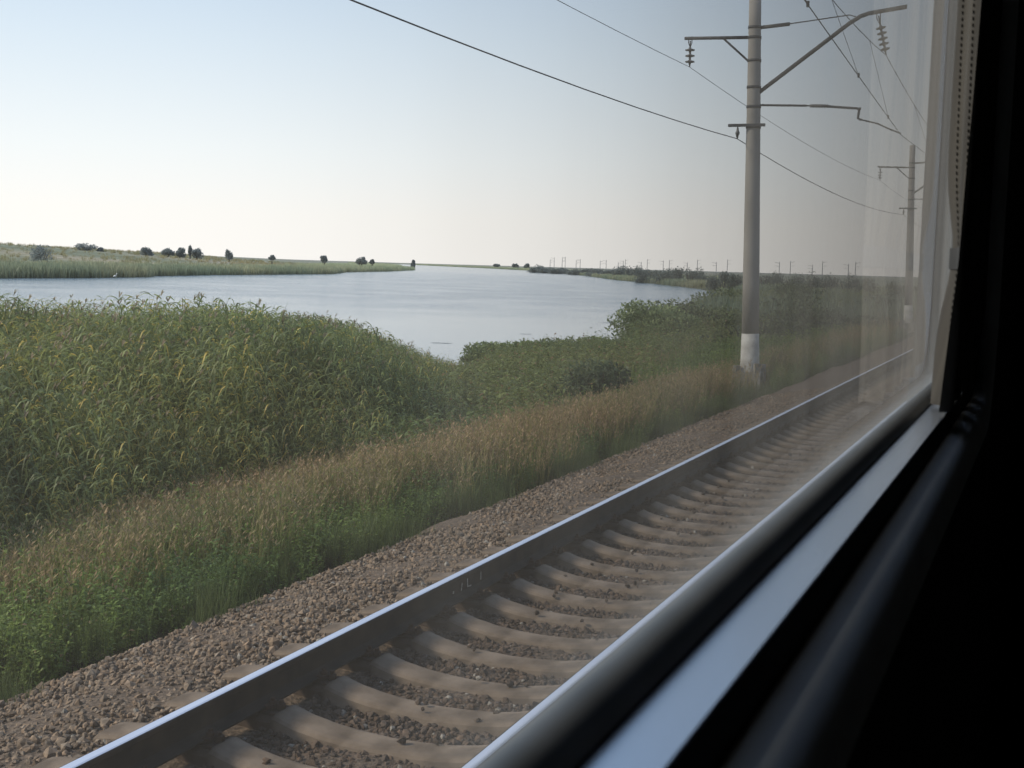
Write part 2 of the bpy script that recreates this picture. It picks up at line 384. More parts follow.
on = (np.abs(frac)*SP < .118) & (xx > -4.45)
far_on = rg.random(n) < .012
sel = ~on | far_on
xx, yy, zz, on = xx[sel], yy[sel], zz[sel], on[sel]; n = len(xx)
zz = np.where(on, -.235, zz)
size = rg.lognormal(math.log(.020), .3, n)
tone = rg.uniform(.72, 1.35, (n, 1)); hue = rg.random((n, 1))
base = np.where(xx[:,None] > -3.9, np.array([.105,.075,.056]), np.array([.215,.16,.115]))
tint = base*tone*(1+(hue-.5)*np.array([.14, 0, -.14]))
tint = np.where(rg.random((n,1)) < .02, np.array([.30,.27,.23]), tint)
V, Q, C = scatter(stones, np.column_stack([xx, yy, zz]), rg.uniform(0, 6.28, n), size, tint, 3)
tag(np_mesh('ballast_gravel', V, Q, C, M['stone'], k=3), 'brown crushed stone gravel lying around the rails and sleepers', 'gravel', kind='stuff')

# ------------------------------------------------------------------ sleepers
TC = -3.085                                # centre line of the neighbouring track
def sleeper_mesh():
    h = [(0,-.262),(.2,-.256),(.35,-.243),(.5,-.218),(.58,-.196),(.615,-.184),(.635,-.186),(.645,-.205),(.78,-.205),(.94,-.205),(.95,-.186),(.97,-.183),(1.08,-.192),(1.22,-.207),(1.33,-.222),(1.35,-.235)]
    P = [(-u, z) for u, z in h[::-1][:-1]]+h
    V = []; Fc = []
    n = 11
    for u, z in P:
        wt = .108-.012*(1-min(abs(u)/.6, 1)); wb = .135
        cr = [(-wb, -.42),(-wb+.01, z-.07),(-wt-.012, z-.022),(-wt+.004, z-.008),(-wt+.03, z-.001),(0, z+.002),(wt-.03, z-.001),(wt-.004, z-.008),(wt+.012, z-.022),(wb-.01, z-.07),(wb, -.42)]
        V += [(u, y, zz) for y, zz in cr]
    for a in range(len(P)-1):
        for b in range(n-1):
            Fc.append((a*n+b, (a+1)*n+b, (a+1)*n+b+1, a*n+b+1))
    Fc.append(tuple(range(n))); Fc.append(tuple((len(P)-1)*n+k for k in range(n))[::-1])
    mb = MB(); mb.add(V, Fc, False); return mb
GS = 'concrete sleepers under the neighbouring track'
root = empty('sleeper', (TC, S0, 0)); tag(root, 'weathered brown concrete sleeper with a sagging middle under both rails', 'sleeper', GS)
sleeper_mesh().build('beam', M['concrete'], root)
for sx in (-1, 1):
    f_ = MB(); x0 = sx*.7925
    f_.box((x0, 0, -.197), (.34, .15, .014))
    for e in (-1, 1):
        f_.box((x0+e*.085, 0, -.178), (.05, .09, .026))
        f_.tube([(x0+e*.088, 0, -.17), (x0+e*.088, 0, -.128)], .013, 6); f_.tube([(x0+e*.088, 0, -.165), (x0+e*.088, 0, -.147)], .022, 6)
        f_.tube([(x0+e*.142, 0, -.19), (x0+e*.142, 0, -.135)], .014, 6); f_.tube([(x0+e*.142, 0, -.19), (x0+e*.142, 0, -.155)], .026, 6)
    f_.build('rail_fastening', M['clip'], root)
first = root
for k in range(1, 150):
    if k < 95: c = copy_tree(first)
    else:
        c = empty('sleeper', (0,0,0)); tag(c, first['label'], 'sleeper', GS)
        bm_ = first.children[0].copy(); col.objects.link(bm_); bm_.parent = c
    c.location = (TC+rnd.uniform(-.012, .012), S0+SP*k+rnd.uniform(-.012, .012), rnd.uniform(-.006, .004)); c.rotation_euler = (rnd.uniform(-.01,.01), 0, rnd.uniform(-.009, .009))

# ------------------------------------------------------------------ rails
RP = [(-.075,-.180),(-.075,-.170),(-.03,-.158),(-.009,-.146),(-.009,-.046),(-.03,-.036),(-.0365,-.030),(-.0365,-.010),(-.031,-.003),(-.022,0),(.022,0),(.031,-.003),(.0365,-.010),(.0365,-.030),(.03,-.036),(.009,-.046),(.009,-.146),(.03,-.158),(.075,-.170),(.075,-.180)]
def make_rail(x, label):
    r = empty('rail', (x, 0, 0)); tag(r, label, 'rail')
    yv = list(np.arange(-15, 60, 3))+list(np.arange(60, 265, 8))
    def ext(idx, closed):
        mb = MB(); pr = [RP[i] for i in idx]; n = len(pr); V = []; Fc = []
        for y in yv:
            wob = .004*math.sin(y*.31+x)
            V += [(a+wob, y, z) for a, z in pr]
        for a in range(len(yv)-1):
            for b in range(n-1+(1 if closed else 0)):
                Fc.append((a*n+b, (a+1)*n+b, (a+1)*n+(b+1) % n, a*n+(b+1) % n))
        mb.add(V, Fc); return mb
    ext(list(range(0, 10)), False).build('web_side', M['railside'], r); body = list(range(11, 20))
    ext(body, False).build('web_and_foot', M['railside'], r)
    ext([9, 10, 11], False).build('running_surface', M['railtop'], r)
    ext([0, 19], False).build('underside', M['railside'], r)
    return r
rl = make_rail(TC-.7925, 'far rail of the neighbouring track, shiny top and dark web, beside the gravel shoulder')
make_rail(TC+.7925, 'near rail of the neighbouring track, seen as a thin bright line along the window frame')
mk = MB()
xw = .0135
for (y, z0, z1, dy) in [(8.42,-.135,-.075,.012),(8.53,-.13,-.062,-.004),(8.77,-.125,-.06,.0)]:
    mk.add([(xw, y-.007, z0), (xw, y+.007, z0), (xw, y+.007+dy, z1), (xw, y-.007+dy, z1)], [(0,1,2,3)])
mk.add([(xw, 8.53, -.13), (xw, 8.60, -.136), (xw, 8.60, -.125), (xw, 8.53, -.118)], [(0,1,2,3)])
mk.add([(xw, 8.27, -.125), (xw, 8.295, -.125), (xw, 8.295, -.105), (xw, 8.27, -.105)], [(0,1,2,3)])
mk.build('chalk_mark', M['chalk'], rl)

# ------------------------------------------------------------------ catenary poles and wires
PY = 35.04
def insulator(name, top, bot, nd, rad, parent, fork=True):
    r = MB(); top = Vector(top); bot = Vector(bot); d = bot-top; L_ = d.length; u = d.normalized()
    r.tube([top, top+d*.25] if fork else [top, top+d*.12], .018, 6)
    body = [top+d*(.22 if fork else .1), bot]
    m_ = MB(); pts = []; rr = []
    a0 = .24 if fork else .12
    for k in range(nd):
        for (o, q) in ((.0,.03),(.25,.035),(.45,rad),(.62,rad*.95),(.66,.04),(.98,.03)):
            pts.append(top+d*(a0+(.92-a0)*(k+o)/nd)); rr.append(q)
    m_.tube(pts, rr, 12)
    ho = m_.build('insulator_string', M['porcelain'], parent)
    r.tube([bot-d*.09, bot], .02, 6)
    if fork:
        for e in (-1, 1):
            r.tube([top+Vector((e*.045, 0, .12)), top+Vector((e*.045, 0, -.06)), top+d*.26], .013, 6)
    r.build('fitting', M['steel'], ho); return ho
def make_pole():
    p = empty('catenary_pole', (-7.66, PY, -1.2))
    o = Vector((7.66, -PY, 1.2))
    def W(*q): return Vector(q)+o
    zb, zt = .58, 14.2
    def radius(z): return .262-.0122*(z+.4)*.95 if z < 9 else .15
    def cx(z): return -7.51-.030*(z+.44)          # the pole leans away from the track a little
    sh = MB(); zs = [zb, 2, 4, 6, 8, 9, 9.85]
    sh.tube([W(cx(z), PY, z) for z in zs], [.236,.225,.207,.19,.173,.165,.158], 24); sh.build('shaft', M['poleconc'], p)
    wb = MB(); wb.tube([W(cx(-1.0), PY, -1.0), W(cx(-.44), PY, -.44), W(cx(zb), PY, zb)], [.27,.262,.2385], 24); wb.build('whitewashed_base', M['whitewash'], p)
    fo = MB()
    fo.box(W(-7.52, PY, -.86), (.78, .78, .80))
    for (a, b, hh) in ((-.3,-.28,.16),(.27,-.3,.24),(.3,.25,.2),(-.28,.3,.12)): fo.box(W(-7.52+a, PY+b, -.46+hh/2), (.16, .16, hh), Matrix.Rotation(a*2, 3, 'Z'))
    fo.build('foundation', M['foot'], p)
    # clamps
    cl = MB()
    for z in (8.56, 7.95, 7.24, 6.72, 6.18, 8.83):
        cl.tube([W(cx(z), PY, z-.035), W(cx(z), PY, z+.035)], .185+(8.5-z)*.008, 20, True)
    cl.build('clamp', M['steel'], p)
    # left arm with the feeder wire
    a = MB(); a.tube([W(-7.8, PY, 8.57), W(-9.72, PY, 8.62)], .045, 8); a.build('left_arm', M['steel'], p)
    b = MB(); b.tube([W(-8.62, PY, 8.56), W(-7.93, PY, 7.95), W(-7.78, PY, 7.93)], .032, 6); b.build('arm_brace', M['steel'], p)
    insulator('insulator', W(-9.56, PY, 8.55), W(-9.55, PY, 7.85), 3, .135, p)
    # small bracket
    s = MB(); s.box(W(-7.85, PY-.2, 6.21), (1.0, .08, .075)); s.build('small_bracket', M['steel'], p)
    insulator('insulator', W(-8.09, PY-.2, 6.17), W(-8.09, PY-.2, 5.85), 1, .06, p, False)
    # cantilever
    c = MB(); c.tube([W(-7.60, PY, 7.10), W(-5.3, PY, 8.82), W(-5.02, PY, 8.99), W(-4.8, PY, 9.06), W(-3.86, PY, 9.18)], .055, 10); c.build('cantilever', M['steel'], p)
    t = MB(); t.tube([W(-7.65, PY, 8.82), W(-6.85, PY, 8.88)], .05, 8); t.tube([W(-6.9, PY, 8.88), W(-5.3, PY, 9.04), W(-5.12, PY, 8.98)], .016, 6); t.build('tie_rod', M['steel'], p)
    insulator('insulator', W(-4.56, PY, 8.98), W(-4.32, PY, 7.98), 5, .13, p)
    rg_ = MB(); rg_.tube([W(-7.60, PY, 6.765), W(-6.3, PY, 6.72)], .032, 6); rg_.tube([W(-6.3, PY, 6.72), W(-6.15, PY, 6.715)], .02, 6)
    rg_.tube([W(-5.75, PY, 6.69), W(-4.88, PY, 6.61)], .035, 6); rg_.tube([W(-4.93, PY, 6.6), W(-4.95, PY, 6.36), W(-4.86, PY, 6.32)], .035, 6)
    rg_.build('registration_arm', M['steel'], p)
    ri = MB(); ri.tube([W(-6.2+.45*q/12, PY, 6.717-.02*q/12) for q in range(13)], [.03 if q % 2 else .06 for q in range(13)], 10); ri.build('rod_insulator', M['porcelain'], p)
    st = MB(); st.tube([W(-4.88, PY, 6.33), W(-4.45, PY, 6.22), W(-4.15, PY, 6.08), W(-3.84, PY, 5.95)], .022, 6); st.build('steady_arm', M['steel'], p)
    return p
pole = make_pole()
tag(pole, 'tall grey concrete railway pole with whitewashed foot rising beside the track near the bush', 'pole', 'catenary poles beside the neighbouring track')
p2 = copy_tree(pole); p2.location = (-7.76, 78.5, -1.2)
tag(p2, 'second concrete railway pole, faintly seen behind the curtain reflection in the window', 'pole', 'catenary poles beside the neighbouring track')

def wire(name, label, pts, rad, spans, sag):
    """spans: support positions (x, y, z); sag in metres"""
    mb = MB(); P_ = []
    for a, b in zip(spans[:-1], spans[1:]):
        for k in range(14):
            t = k/14; q = Vector(a).lerp(Vector(b), t); q.z -= 4*sag*t*(1-t); P_.append(q)
    P_.append(Vector(spans[-1]))
    o_ = Vector(spans[1]); mb.tube([q-o_ for q in P_], rad, 5)
    o = mb.build(name, M['wire']); o.location = o_; tag(o, label, 'wire'); return o
Y0, Y1, Y2, Y3 = -8.4, PY, 78.5, 122
wire('overhead_cable', 'thick black cable crossing the sky down to the small bracket on the tall pole', None, .012, [(-8.09,Y0,5.85),(-8.09,Y1-.2,5.85),(-8.2,Y2-.2,5.85),(-8.2,Y3,5.85)], .42)
wire('overhead_cable', 'thin pale cable hanging from the insulator on the left arm of the tall pole', None, .0075, [(-9.55,Y0,7.85),(-9.55,Y1,7.84),(-9.65,Y2,7.84),(-9.65,Y3,7.84)], .3)
cw = wire('contact_wire', 'contact wire held by the steady arm over the neighbouring track', None, .0085, [(-2.4,Y0,5.92),(-3.84,Y1,5.92),(-2.5,Y2,5.92),(-3.8,Y3,5.92)], .03)
mw = wire('messenger_wire', 'messenger wire hanging from the leaning insulator string over the neighbouring track', None, .009, [(-3.2,Y0,7.97),(-4.32,Y1,7.97),(-3.6,Y2,7.97),(-4.3,Y3,7.97)], .9)
def at_span(a, b, sag, t): q = Vector(a).lerp(Vector(b), t); q.z -= 4*sag*t*(1-t); return q
for (ya, yb, n_) in ((Y0, Y1, 6), (Y1, Y2, 6)):
    A0 = (-2.4,Y0,5.92) if ya == Y0 else (-3.84,Y1,5.92); A1 = (-3.84,Y1,5.92) if ya == Y0 else (-2.5,Y2,5.92)
    B0 = (-3.2,Y0,7.97) if ya == Y0 else (-4.32,Y1,7.97); B1 = (-4.32,Y1,7.97) if ya == Y0 else (-3.6,Y2,7.97)
    for k in range(1, n_+1):
        t = k/(n_+.6)
        q0 = at_span(A0, A1, .03, t); q1 = at_span(B0, B1, .9, t)
        d = MB(); d.tube([(0,0,0), q1-q0], .005, 5); d.tube([(0,0,-.03), (0,0,.05)], .022, 6); o = d.build('dropper_wire', M['wire']); o.location = q0
        tag(o, 'thin upright dropper wire between the messenger wire and the contact wire', 'wire', 'dropper wires of the overhead line')

# distant row of poles on the horizon
XS = [550,554,562,565,576,580,600,606,618,623,625,641,647,663,669,687,697,716,727,779,790,812,822,848,855]
HT = [7,9,9,10,7,8,7,8,6,8,9,7,10,9,10,8,11,9,12,11,12,9,13,11,13]
dp = None
for k, (x, h) in enumerate(zip(XS, HT)):
    Yd = 1450-(x-550)*1.6+rnd.uniform(-25, 25); hz_ = 280.5-.0276*(1051-x)
    q = at(x, hz_+2.0, Yd); dist_ = math.hypot(q[0], q[1]); real = 12.0*(h/10.0)**.5*1.02
    e = -1 if k % 2 else 1
    d = MB(); gz = q[2]-1.5; real = (h+3.5)*dist_/F
    d.tube([(0,0,0), (0,0,real)], [.34,.24], 6); d.tube([(0,0,real*.9), (e*3.6,-1.5,real*.97)], .12, 4); d.tube([(0,0,real*.7), (e*3.4,-1.4,real*.72)], .1, 4)
    o = d.build('distant_pole', M['poledist'] if 'poledist' in M else M.setdefault('poledist', noise_mat('hazed_concrete', (.27,.28,.29), (.33,.34,.35), 1, .9)))  # concrete paled, distance haze put into its colour
    o.location = (q[0], q[1], gz)
    tag(o, 'tiny distant railway pole in the row standing along the horizon right of the lake', 'pole', 'distant railway poles on the horizon')

# ------------------------------------------------------------------ vegetation protos
def ribbon(pts, widths, side, c0, c1):
    pts = np.array(pts, float); n = len(pts); side = np.array(side, float)
    Lf = pts-side[None]*np.array(widths)[:,None]/2; Rt = pts+side[None]*np.array(widths)[:,None]/2
    v = np.empty((2*n, 3)); v[0::2] = Lf; v[1::2] = Rt
    q = np.array([(2*i, 2*i+1, 2*i+3, 2*i+2) for i in range(n-1)])
    t = np.linspace(0, 1, n)[:,None]; c = np.repeat(np.array(c0)*(1-t)+np.array(c1)*t, 2, 0)
    return v, q, c
def join(parts):
    V = []; Q = []; C = []; o = 0
    for v, q, c in parts: V.append(v); Q.append(q+o); C.append(c); o += len(v)
    return np.concatenate(V), np.concatenate(Q), np.concatenate(C)
def reed(hh=2.7, nleaf=18, lw=.034, plume=False, broad=1.0, seg=5):
    parts = []; lean = rg.normal(0, .10, 2)
    def stem(t): return np.array([lean[0]*t*t*hh, lean[1]*t*t*hh, t*hh])
    g0 = np.array([.09,.11,.045])
    th = rg.uniform(0, 6.28); parts.append(ribbon([stem(t) for t in (0,.33,.66,1)], [.014,.012,.009,.004], (math.cos(th), math.sin(th), 0), g0*.8, g0))
    for k in range(nleaf):
        t = .12+.87*(k+rg.uniform(0,.7))/nleaf; b = stem(min(t, .99)); th = rg.uniform(0, 6.28) if rg.random() < .55 else rg.normal(.3, .8)
        d = np.array([math.cos(th), math.sin(th), 0]); L_ = rg.uniform(.26,.56)*(1.15-.4*t)*broad
        up = rg.uniform(.3, 1.2); droop = rg.uniform(.4, 2.0)
        ts = np.linspace(0, 1, seg); pts = [b+d*L_*(s_*(1-.15*s_))+np.array([0,0,L_*(up*s_-droop*s_*s_)]) for s_ in ts]
        W_ = lw*broad*np.interp(ts, [0,.25,.6,1], [.5,1,.8,.06])
        tw = rg.uniform(-.6,.6); side = np.array([-d[1], d[0], tw]); side /= np.linalg.norm(side)
        sh = rg.uniform(.6, 1.4); yel = rg.random()
        c0 = np.array([.15,.19,.068])*sh; c1 = np.array([.225,.255,.10])*sh
        if yel < .05: c0 = np.array([.45,.38,.10]); c1 = np.array([.58,.45,.14])
        elif yel < .14: c0 = np.array([.27,.27,.07]); c1 = np.array([.34,.31,.10])
        parts.append(ribbon(pts, W_, side, c0, c1))
    if plume:
        top = stem(1.)
        for k in range(7):
            th = rg.normal(.4, 1.0); d = np.array([math.cos(th), math.sin(th), 0]); L_ = rg.uniform(.12,.26)
            pts = [top+d*L_*s_*.5+np.array([0,0,L_*(1.1*s_-.5*s_*s_)-.05]) for s_ in (0,.4,.75,1)]
            parts.append(ribbon(pts, [.008,.022,.02,.004], (-d[1], d[0], .2), (.20,.17,.11), (.28,.24,.16)))
    return join(parts)
def grass_tuft(n=22, hh=.85, wd=.009, seed_=True, c0=(.15,.165,.05), c1=(.32,.28,.125), spread=.16):
    parts = []
    for k in range(n):
        th = rg.uniform(0, 6.28); r0 = spread*rg.random()**.5; a = rg.uniform(0, 6.28); h_ = hh*rg.uniform(.55, 1.15); ln = rg.uniform(.05,.32)*h_
        d = np.array([math.cos(th), math.sin(th), 0]); b = np.array([math.cos(a)*r0, math.sin(a)*r0, 0])
        pts = [b+d*ln*s_*s_+np.array([0,0,h_*s_*(1-.12*s_)]) for s_ in (0,.4,.75,1)]
        sd_ = rg.uniform(.8, 1.25); th2 = rg.uniform(0, 6.28)
        parts.append(ribbon(pts, [wd,wd*.9,wd*.7,wd*.3], (math.cos(th2), math.sin(th2), 0), np.array(c0)*sd_, np.array(c1)*sd_))
        if seed_ and rg.random() < .75:
            for j in range(8):
                p0 = pts[2]+(pts[3]-pts[2])*rg.uniform(-.8, 1.1); th3 = rg.uniform(0, 6.28); d3 = np.array([math.cos(th3), math.sin(th3), .8])
                L3 = rg.uniform(.02,.055); cc = np.array([.38,.275,.17])*rg.uniform(.75, 1.25)
                parts.append(ribbon([p0, p0+d3*L3*.5, p0+d3*L3], [.004,.013,.003], (-d3[1], d3[0], 0), cc, cc))
    return join(parts)
def weed_tuft(ns=7, hh=.6, leaf=.055, cc=(.06,.105,.03), spread=.17, nl=12, tan_top=.0):
    parts = []
    for k in range(ns):
        th = rg.uniform(0, 6.28); a = rg.uniform(0, 6.28); r0 = spread*rg.random()**.5; h_ = hh*rg.uniform(.6, 1.2); ln = rg.uniform(0,.35)*h_
        d = np.array([math.cos(th), math.sin(th), 0]); b = np.array([math.cos(a)*r0, math.sin(a)*r0, 0])
        P3 = lambda s_: b+d*ln*s_*s_+np.array([0,0,h_*s_])
        c = np.array(cc)*rg.uniform(.75, 1.3)
        parts.append(ribbon([P3(0), P3(.5), P3(1)], [.008,.007,.003], (-d[1], d[0], 0), c, c))
        for j in range(nl):
            s_ = rg.uniform(.12, 1.02); p0 = P3(s_); t3 = rg.uniform(0, 6.28); up = rg.uniform(-.2, .9)
            d3 = np.array([math.cos(t3), math.sin(t3), up]); L3 = leaf*rg.uniform(.6, 1.5)*(1.2-.5*s_)
            c3 = c*rg.uniform(.8, 1.3)
            if rg.random() < tan_top: c3 = np.array([.24,.17,.10])*rg.uniform(.8,1.2)
            sd3 = np.array([-math.sin(t3), math.cos(t3), rg.uniform(-.6,.6)])
            parts.append(ribbon([p0, p0+d3*L3*.5, p0+d3*L3+np.array([0,0,-L3*.25])], [L3*.12, L3*.42, L3*.06], sd3, c3, c3*1.15))
    return join(parts)

def region(n, x0, x1, y0, y1, f):
    """rejection sampling: f gives the probability at (x, y)"""
    x = rg.uniform(x0, x1, n); y = rg.uniform(y0, y1, n); k = rg.random(n) < f(x, y); return x[k], y[k]
def clear_(x, y):                        # trampled patch in front of the pole's foundation
    return np.where((np.abs(x+7.5*y/35) < .62) & (y > 29.5) & (y < 35.6), 0., 1.)
def azd(x, y): return np.degrees(np.arctan2(-x, y))
def inview(x, y):                        # the wedge the window shows, with a margin on both sides
    a = azd(x, y); return (a > -2) & (a < 52)
# boundary between the grassy verge and the reeds (distance from the train)
def reed_edge(y): return np.interp(y, [0,10,14,18,24,30,40,60], [9.6,9.9,10.8,10.9,10.6,11.4,13.,16.])+.9*(vnoise(y, y*0, 3, 9)-.5)
# reed height falls away towards the inlet ahead
def reed_h(x, y):
    a = azd(x, y); d_ = np.hypot(x, y)
    line = 2.26-np.interp(a, [20,24.8,26,27.6,29.8,32,36,52], [.095,.079,.073,.063,.050,.045,.040,.040])*np.cos(np.radians(a-22))*d_*1.0
    return np.clip(line+1.95, .3, 2.95)

def plants(name, label, cat, protos, x, y, hz_scale, tint, mt='leaf', zoff=-.03):
    z = height(np.column_stack([x, y]))[0]+zoff
    n = len(x); s = hz_scale[:,None]*np.ones((1, 3))
    V, Q, C = scatter(protos, np.column_stack([x, y, z]), rg.uniform(-.5, .5, n) if name == 'reed_bed' else rg.uniform(0, 6.28, n), s, tint)
    return tag(np_mesh(name, V, Q, C, M[mt]), label, cat, kind='stuff')
def tint_of(x, y, scale, lo, hi, seed, jit=.12):
    t = vnoise(x, y, scale, seed)[:,None]; n = len(x)
    return (np.array(lo)*(1-t)+np.array(hi)*t)*rg.uniform(1-jit, 1+jit, (n, 1))

# reeds
rp = [reed(2.75, 17, .042, plume=(k % 8 == 0)) for k in range(24)]
def fr(x, y):
    s = -x; d = sdist(np.column_stack([x, y]), LAKE)
    a = azd(x, y)
    return np.where((s > reed_edge(y)) & inview(x, y) & (d > -1.5) & (a > 24.4+2.4*rg.random(len(x))), 1., 0.)
x, y = region(52000, -40, -9, 2, 58, fr)
in_ = -x-reed_edge(y)
hh_ = reed_h(x, y)/2.75*rg.uniform(.78, 1.1, len(x))*(.82+.24*vnoise(x, y, 1.6, 21))*np.interp(in_, [0,1,2.5,5], [.46,.66,.9,1]); print('reeds', len(x))
far_ = np.hypot(x, y)
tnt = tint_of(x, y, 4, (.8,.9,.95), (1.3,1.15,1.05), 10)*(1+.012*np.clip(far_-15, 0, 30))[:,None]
tnt = tnt*(.72+.5*vnoise(x, y, 1.3, 22))[:,None]
plants('reed_bed', 'dense green reeds with arching leaves between the grassy verge and the lake', 'reeds', rp, x, y, hh_, tnt)

# low weeds and small reeds sloping to the inlet and along the near shore ahead
wp = [weed_tuft(9, 1.0, .11, (.16,.20,.075), .35, 16, .06) for k in range(14)]
def fw(x, y):
    s = -x; d = sdist(np.column_stack([x, y]), LAKE); a = azd(x, y)
    return np.where((s > reed_edge(y)-1.2) & (d > -.8) & (a < 29.5) & inview(x, y), clear_(x, y)/(1+np.maximum(y-30, 0)/25), 0.)
x, y = region(30000, -50, -9, 14, 150, fw); print('weeds', len(x))
a_ = azd(x, y); d_ = np.hypot(x, y)
line = 2.26-np.interp(a_, [10,12.5,14.3,17.2,17.8,20.5,23.1,24.5,30], [.0,.008,.023,.036,.053,.0555,.062,.076,.08])*d_
hgt = np.clip(line+1.95, .12, np.interp(y, [14,30,60,150], [1.2,1.3,1.5,2.2]))*rg.uniform(.75, 1.05, len(x))
plants('waterside_scrub', 'low mixed green weeds covering the bank down to the inlet', 'weeds', wp, x, y, hgt, tint_of(x, y, 5, (.8,.85,.8), (1.35,1.15,1.05), 12))

# dry tan grass
gp = [grass_tuft(20, .95) for k in range(14)]
def fg(x, y):
    s = -x
    inner = np.interp(y, [4,7,10,14,20,30,60], [8.9,8.5,7.9,7.4,7.0,6.9,6.9])
    return np.where((s > inner+.9*(vnoise(x, y, 1.3, 13)-.5)-rg.exponential(.55, len(x))) & (s < reed_edge(y)+.7) & inview(x, y) & (np.hypot(x+7.5, y-34.2) > 1.3), np.interp(y, [0,20,28,38,62], [1,.95,.5,.12,.05])*clear_(x, y), 0.)
x, y = region(24000, -15, -6, 3, 62, fg); print('dry', len(x))
plants('dry_grass', 'tan dry grass gone to seed along the slope below the reeds', 'grass', gp, x, y, rg.uniform(.75, 1.2, len(x))*np.interp(y, [0,30,60], [1,1,1.3]), tint_of(x, y, 3, (.75,.85,.8), (1.15,1.05,1.0), 14), 'dryleaf')

# green verge weeds
vp = [weed_tuft(8, .55, .05, (.155,.205,.05), .16, 15, .035) for k in range(14)]
def fv(x, y):
    s = -x
    out = np.interp(y, [3,7,10,14,20,30,60], [10.3,9.8,9.2,8.6,8.2,10.2,13.])
    return np.where((s > 5.85+.3*(vnoise(y, y*0, .8, 8))) & (s < out+rg.exponential(.5, len(x))) & inview(x, y) & (np.hypot(x+7.5, y-34.6) > .9), np.interp(y, [0,25,70], [1,.8,.45])*clear_(x, y), 0.)
x, y = region(27000, -13.5, -5.8, 2.5, 62, fv); print('verge', len(x))
sc_ = rg.uniform(.55, 1.35, len(x))*np.interp(-x, [5.9,6.5,8,10], [.55,.85,1.15,1.5])*np.interp(y, [0,30,60], [1,1,1.4])
plants('verge_weeds', 'bright green weeds and grass growing at the edge of the gravel', 'weeds', vp, x, y, sc_, tint_of(x, y, 2.5, (.65,.75,.8), (1.25,1.15,1.0), 15, .25))
tp = [grass_tuft(12, .6, .008, False, (.09,.13,.04), (.14,.17,.06), .1) for k in range(6)]
x, y = region(2600, -6.3, -5.6, 3, 30, lambda x, y: np.where(vnoise(x, y, .6, 18) > .55, 1., 0.))
x = np.append(x, [-4.95, -5.02]); y = np.append(y, [9.15, 9.2])
plants('gravel_tufts', 'short green tufts sprouting from the gravel shoulder', 'grass', tp, x, y, rg.uniform(.25, .6, len(x)), np.ones((len(x), 3)), zoff=.12)

# reeds of the far bank
fp = []
for k in range(10):
    parts = []
    for j in range(20):
        th = rg.uniform(0, 6.28); a, b = rg.uniform(-1.3, 1.3, 2); h_ = 2.3*rg.uniform(.6, 1.1); ln = rg.normal(0, .25, 2); c = np.array([.185,.205,.125])*rg.uniform(.8, 1.25)
        parts.append(ribbon([(a, b, 0), (a+ln[0]*.4, b+ln[1]*.4, h_*.6), (a+ln[0], b+ln[1], h_)], [.12,.14,.03], (math.cos(th), math.sin(th), 0), c*.8, c*1.2))
    fp.append(join(parts))
def bank(n, near_side):
    X_, Y_ = [], []
    pts = LAKE
    segs = range(len(pts)-1)
    for i_ in segs:
        a, b = pts[i_], pts[i_+1]; mid = (a+b)/2
        dist_ = np.hypot(*mid); L_ = np.hypot(*(b-a))
        isfar = i_ >= 25
        if isfar != near_side and dist_ > 90 and 0 < azd(mid[0], mid[1]) < 60:
            m_ = int(n*L_/dist_)
            t = rg.random(m_); nrm = np.array([(b-a)[1], -(b-a)[0]])/L_
            depth = rg.random(m_)**1.3*(26 if isfar else 30)*(1 if dist_ < 600 else 2)
            q = a+(b-a)*t[:,None]+nrm[None]*(depth-.5)[:,None]*1.0
            X_.append(q[:,0]); Y_.append(q[:,1])
    return np.concatenate(X_), np.concatenate(Y_)
for side, lab in ((False, 'green reeds fringing the low bank across the lake'), (True, 'green reeds fringing the curving right shore of the lake')):
    x, y = bank(4200, side); d = sdist(np.column_stack([x, y]), LAKE); k = d > -.6; x, y = x[k], y[k]; print('bank', len(x))
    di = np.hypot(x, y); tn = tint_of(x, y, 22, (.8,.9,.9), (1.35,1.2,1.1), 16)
    tn = tn*(1+np.clip(di/700, 0, 1.2))[:,None]*np.array([1, 1, 1.1])  # paler and bluer far off, haze put into the tint
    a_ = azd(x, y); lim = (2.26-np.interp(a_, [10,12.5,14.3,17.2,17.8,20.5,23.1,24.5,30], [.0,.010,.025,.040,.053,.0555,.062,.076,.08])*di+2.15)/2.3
    hs_ = rg.uniform(.55, 1.1, len(x)) if not side else np.where(di < 330, np.clip(lim, .12, 1)*rg.uniform(.6, 1, len(x)), rg.uniform(.5, .9, len(x)))
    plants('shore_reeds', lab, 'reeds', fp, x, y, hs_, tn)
# scattered tussocks on the far field
x, y = region(14000, -620, -150, 150, 800, lambda x, y: np.where((sdist(np.column_stack([x, y]), LAKE) > 20) & (azd(x, y) > 24) & (azd(x, y) < 50), (120/np.hypot(x, y))**.5, 0.))
plants('field_grass', 'dry tan and green tussock grass on the low rise across the lake', 'grass', fp, x, y, rg.uniform(.25, .7, len(x)), tint_of(x, y, 60, (1.3,1.2,1.0), (2.3,1.7,1.5), 17))

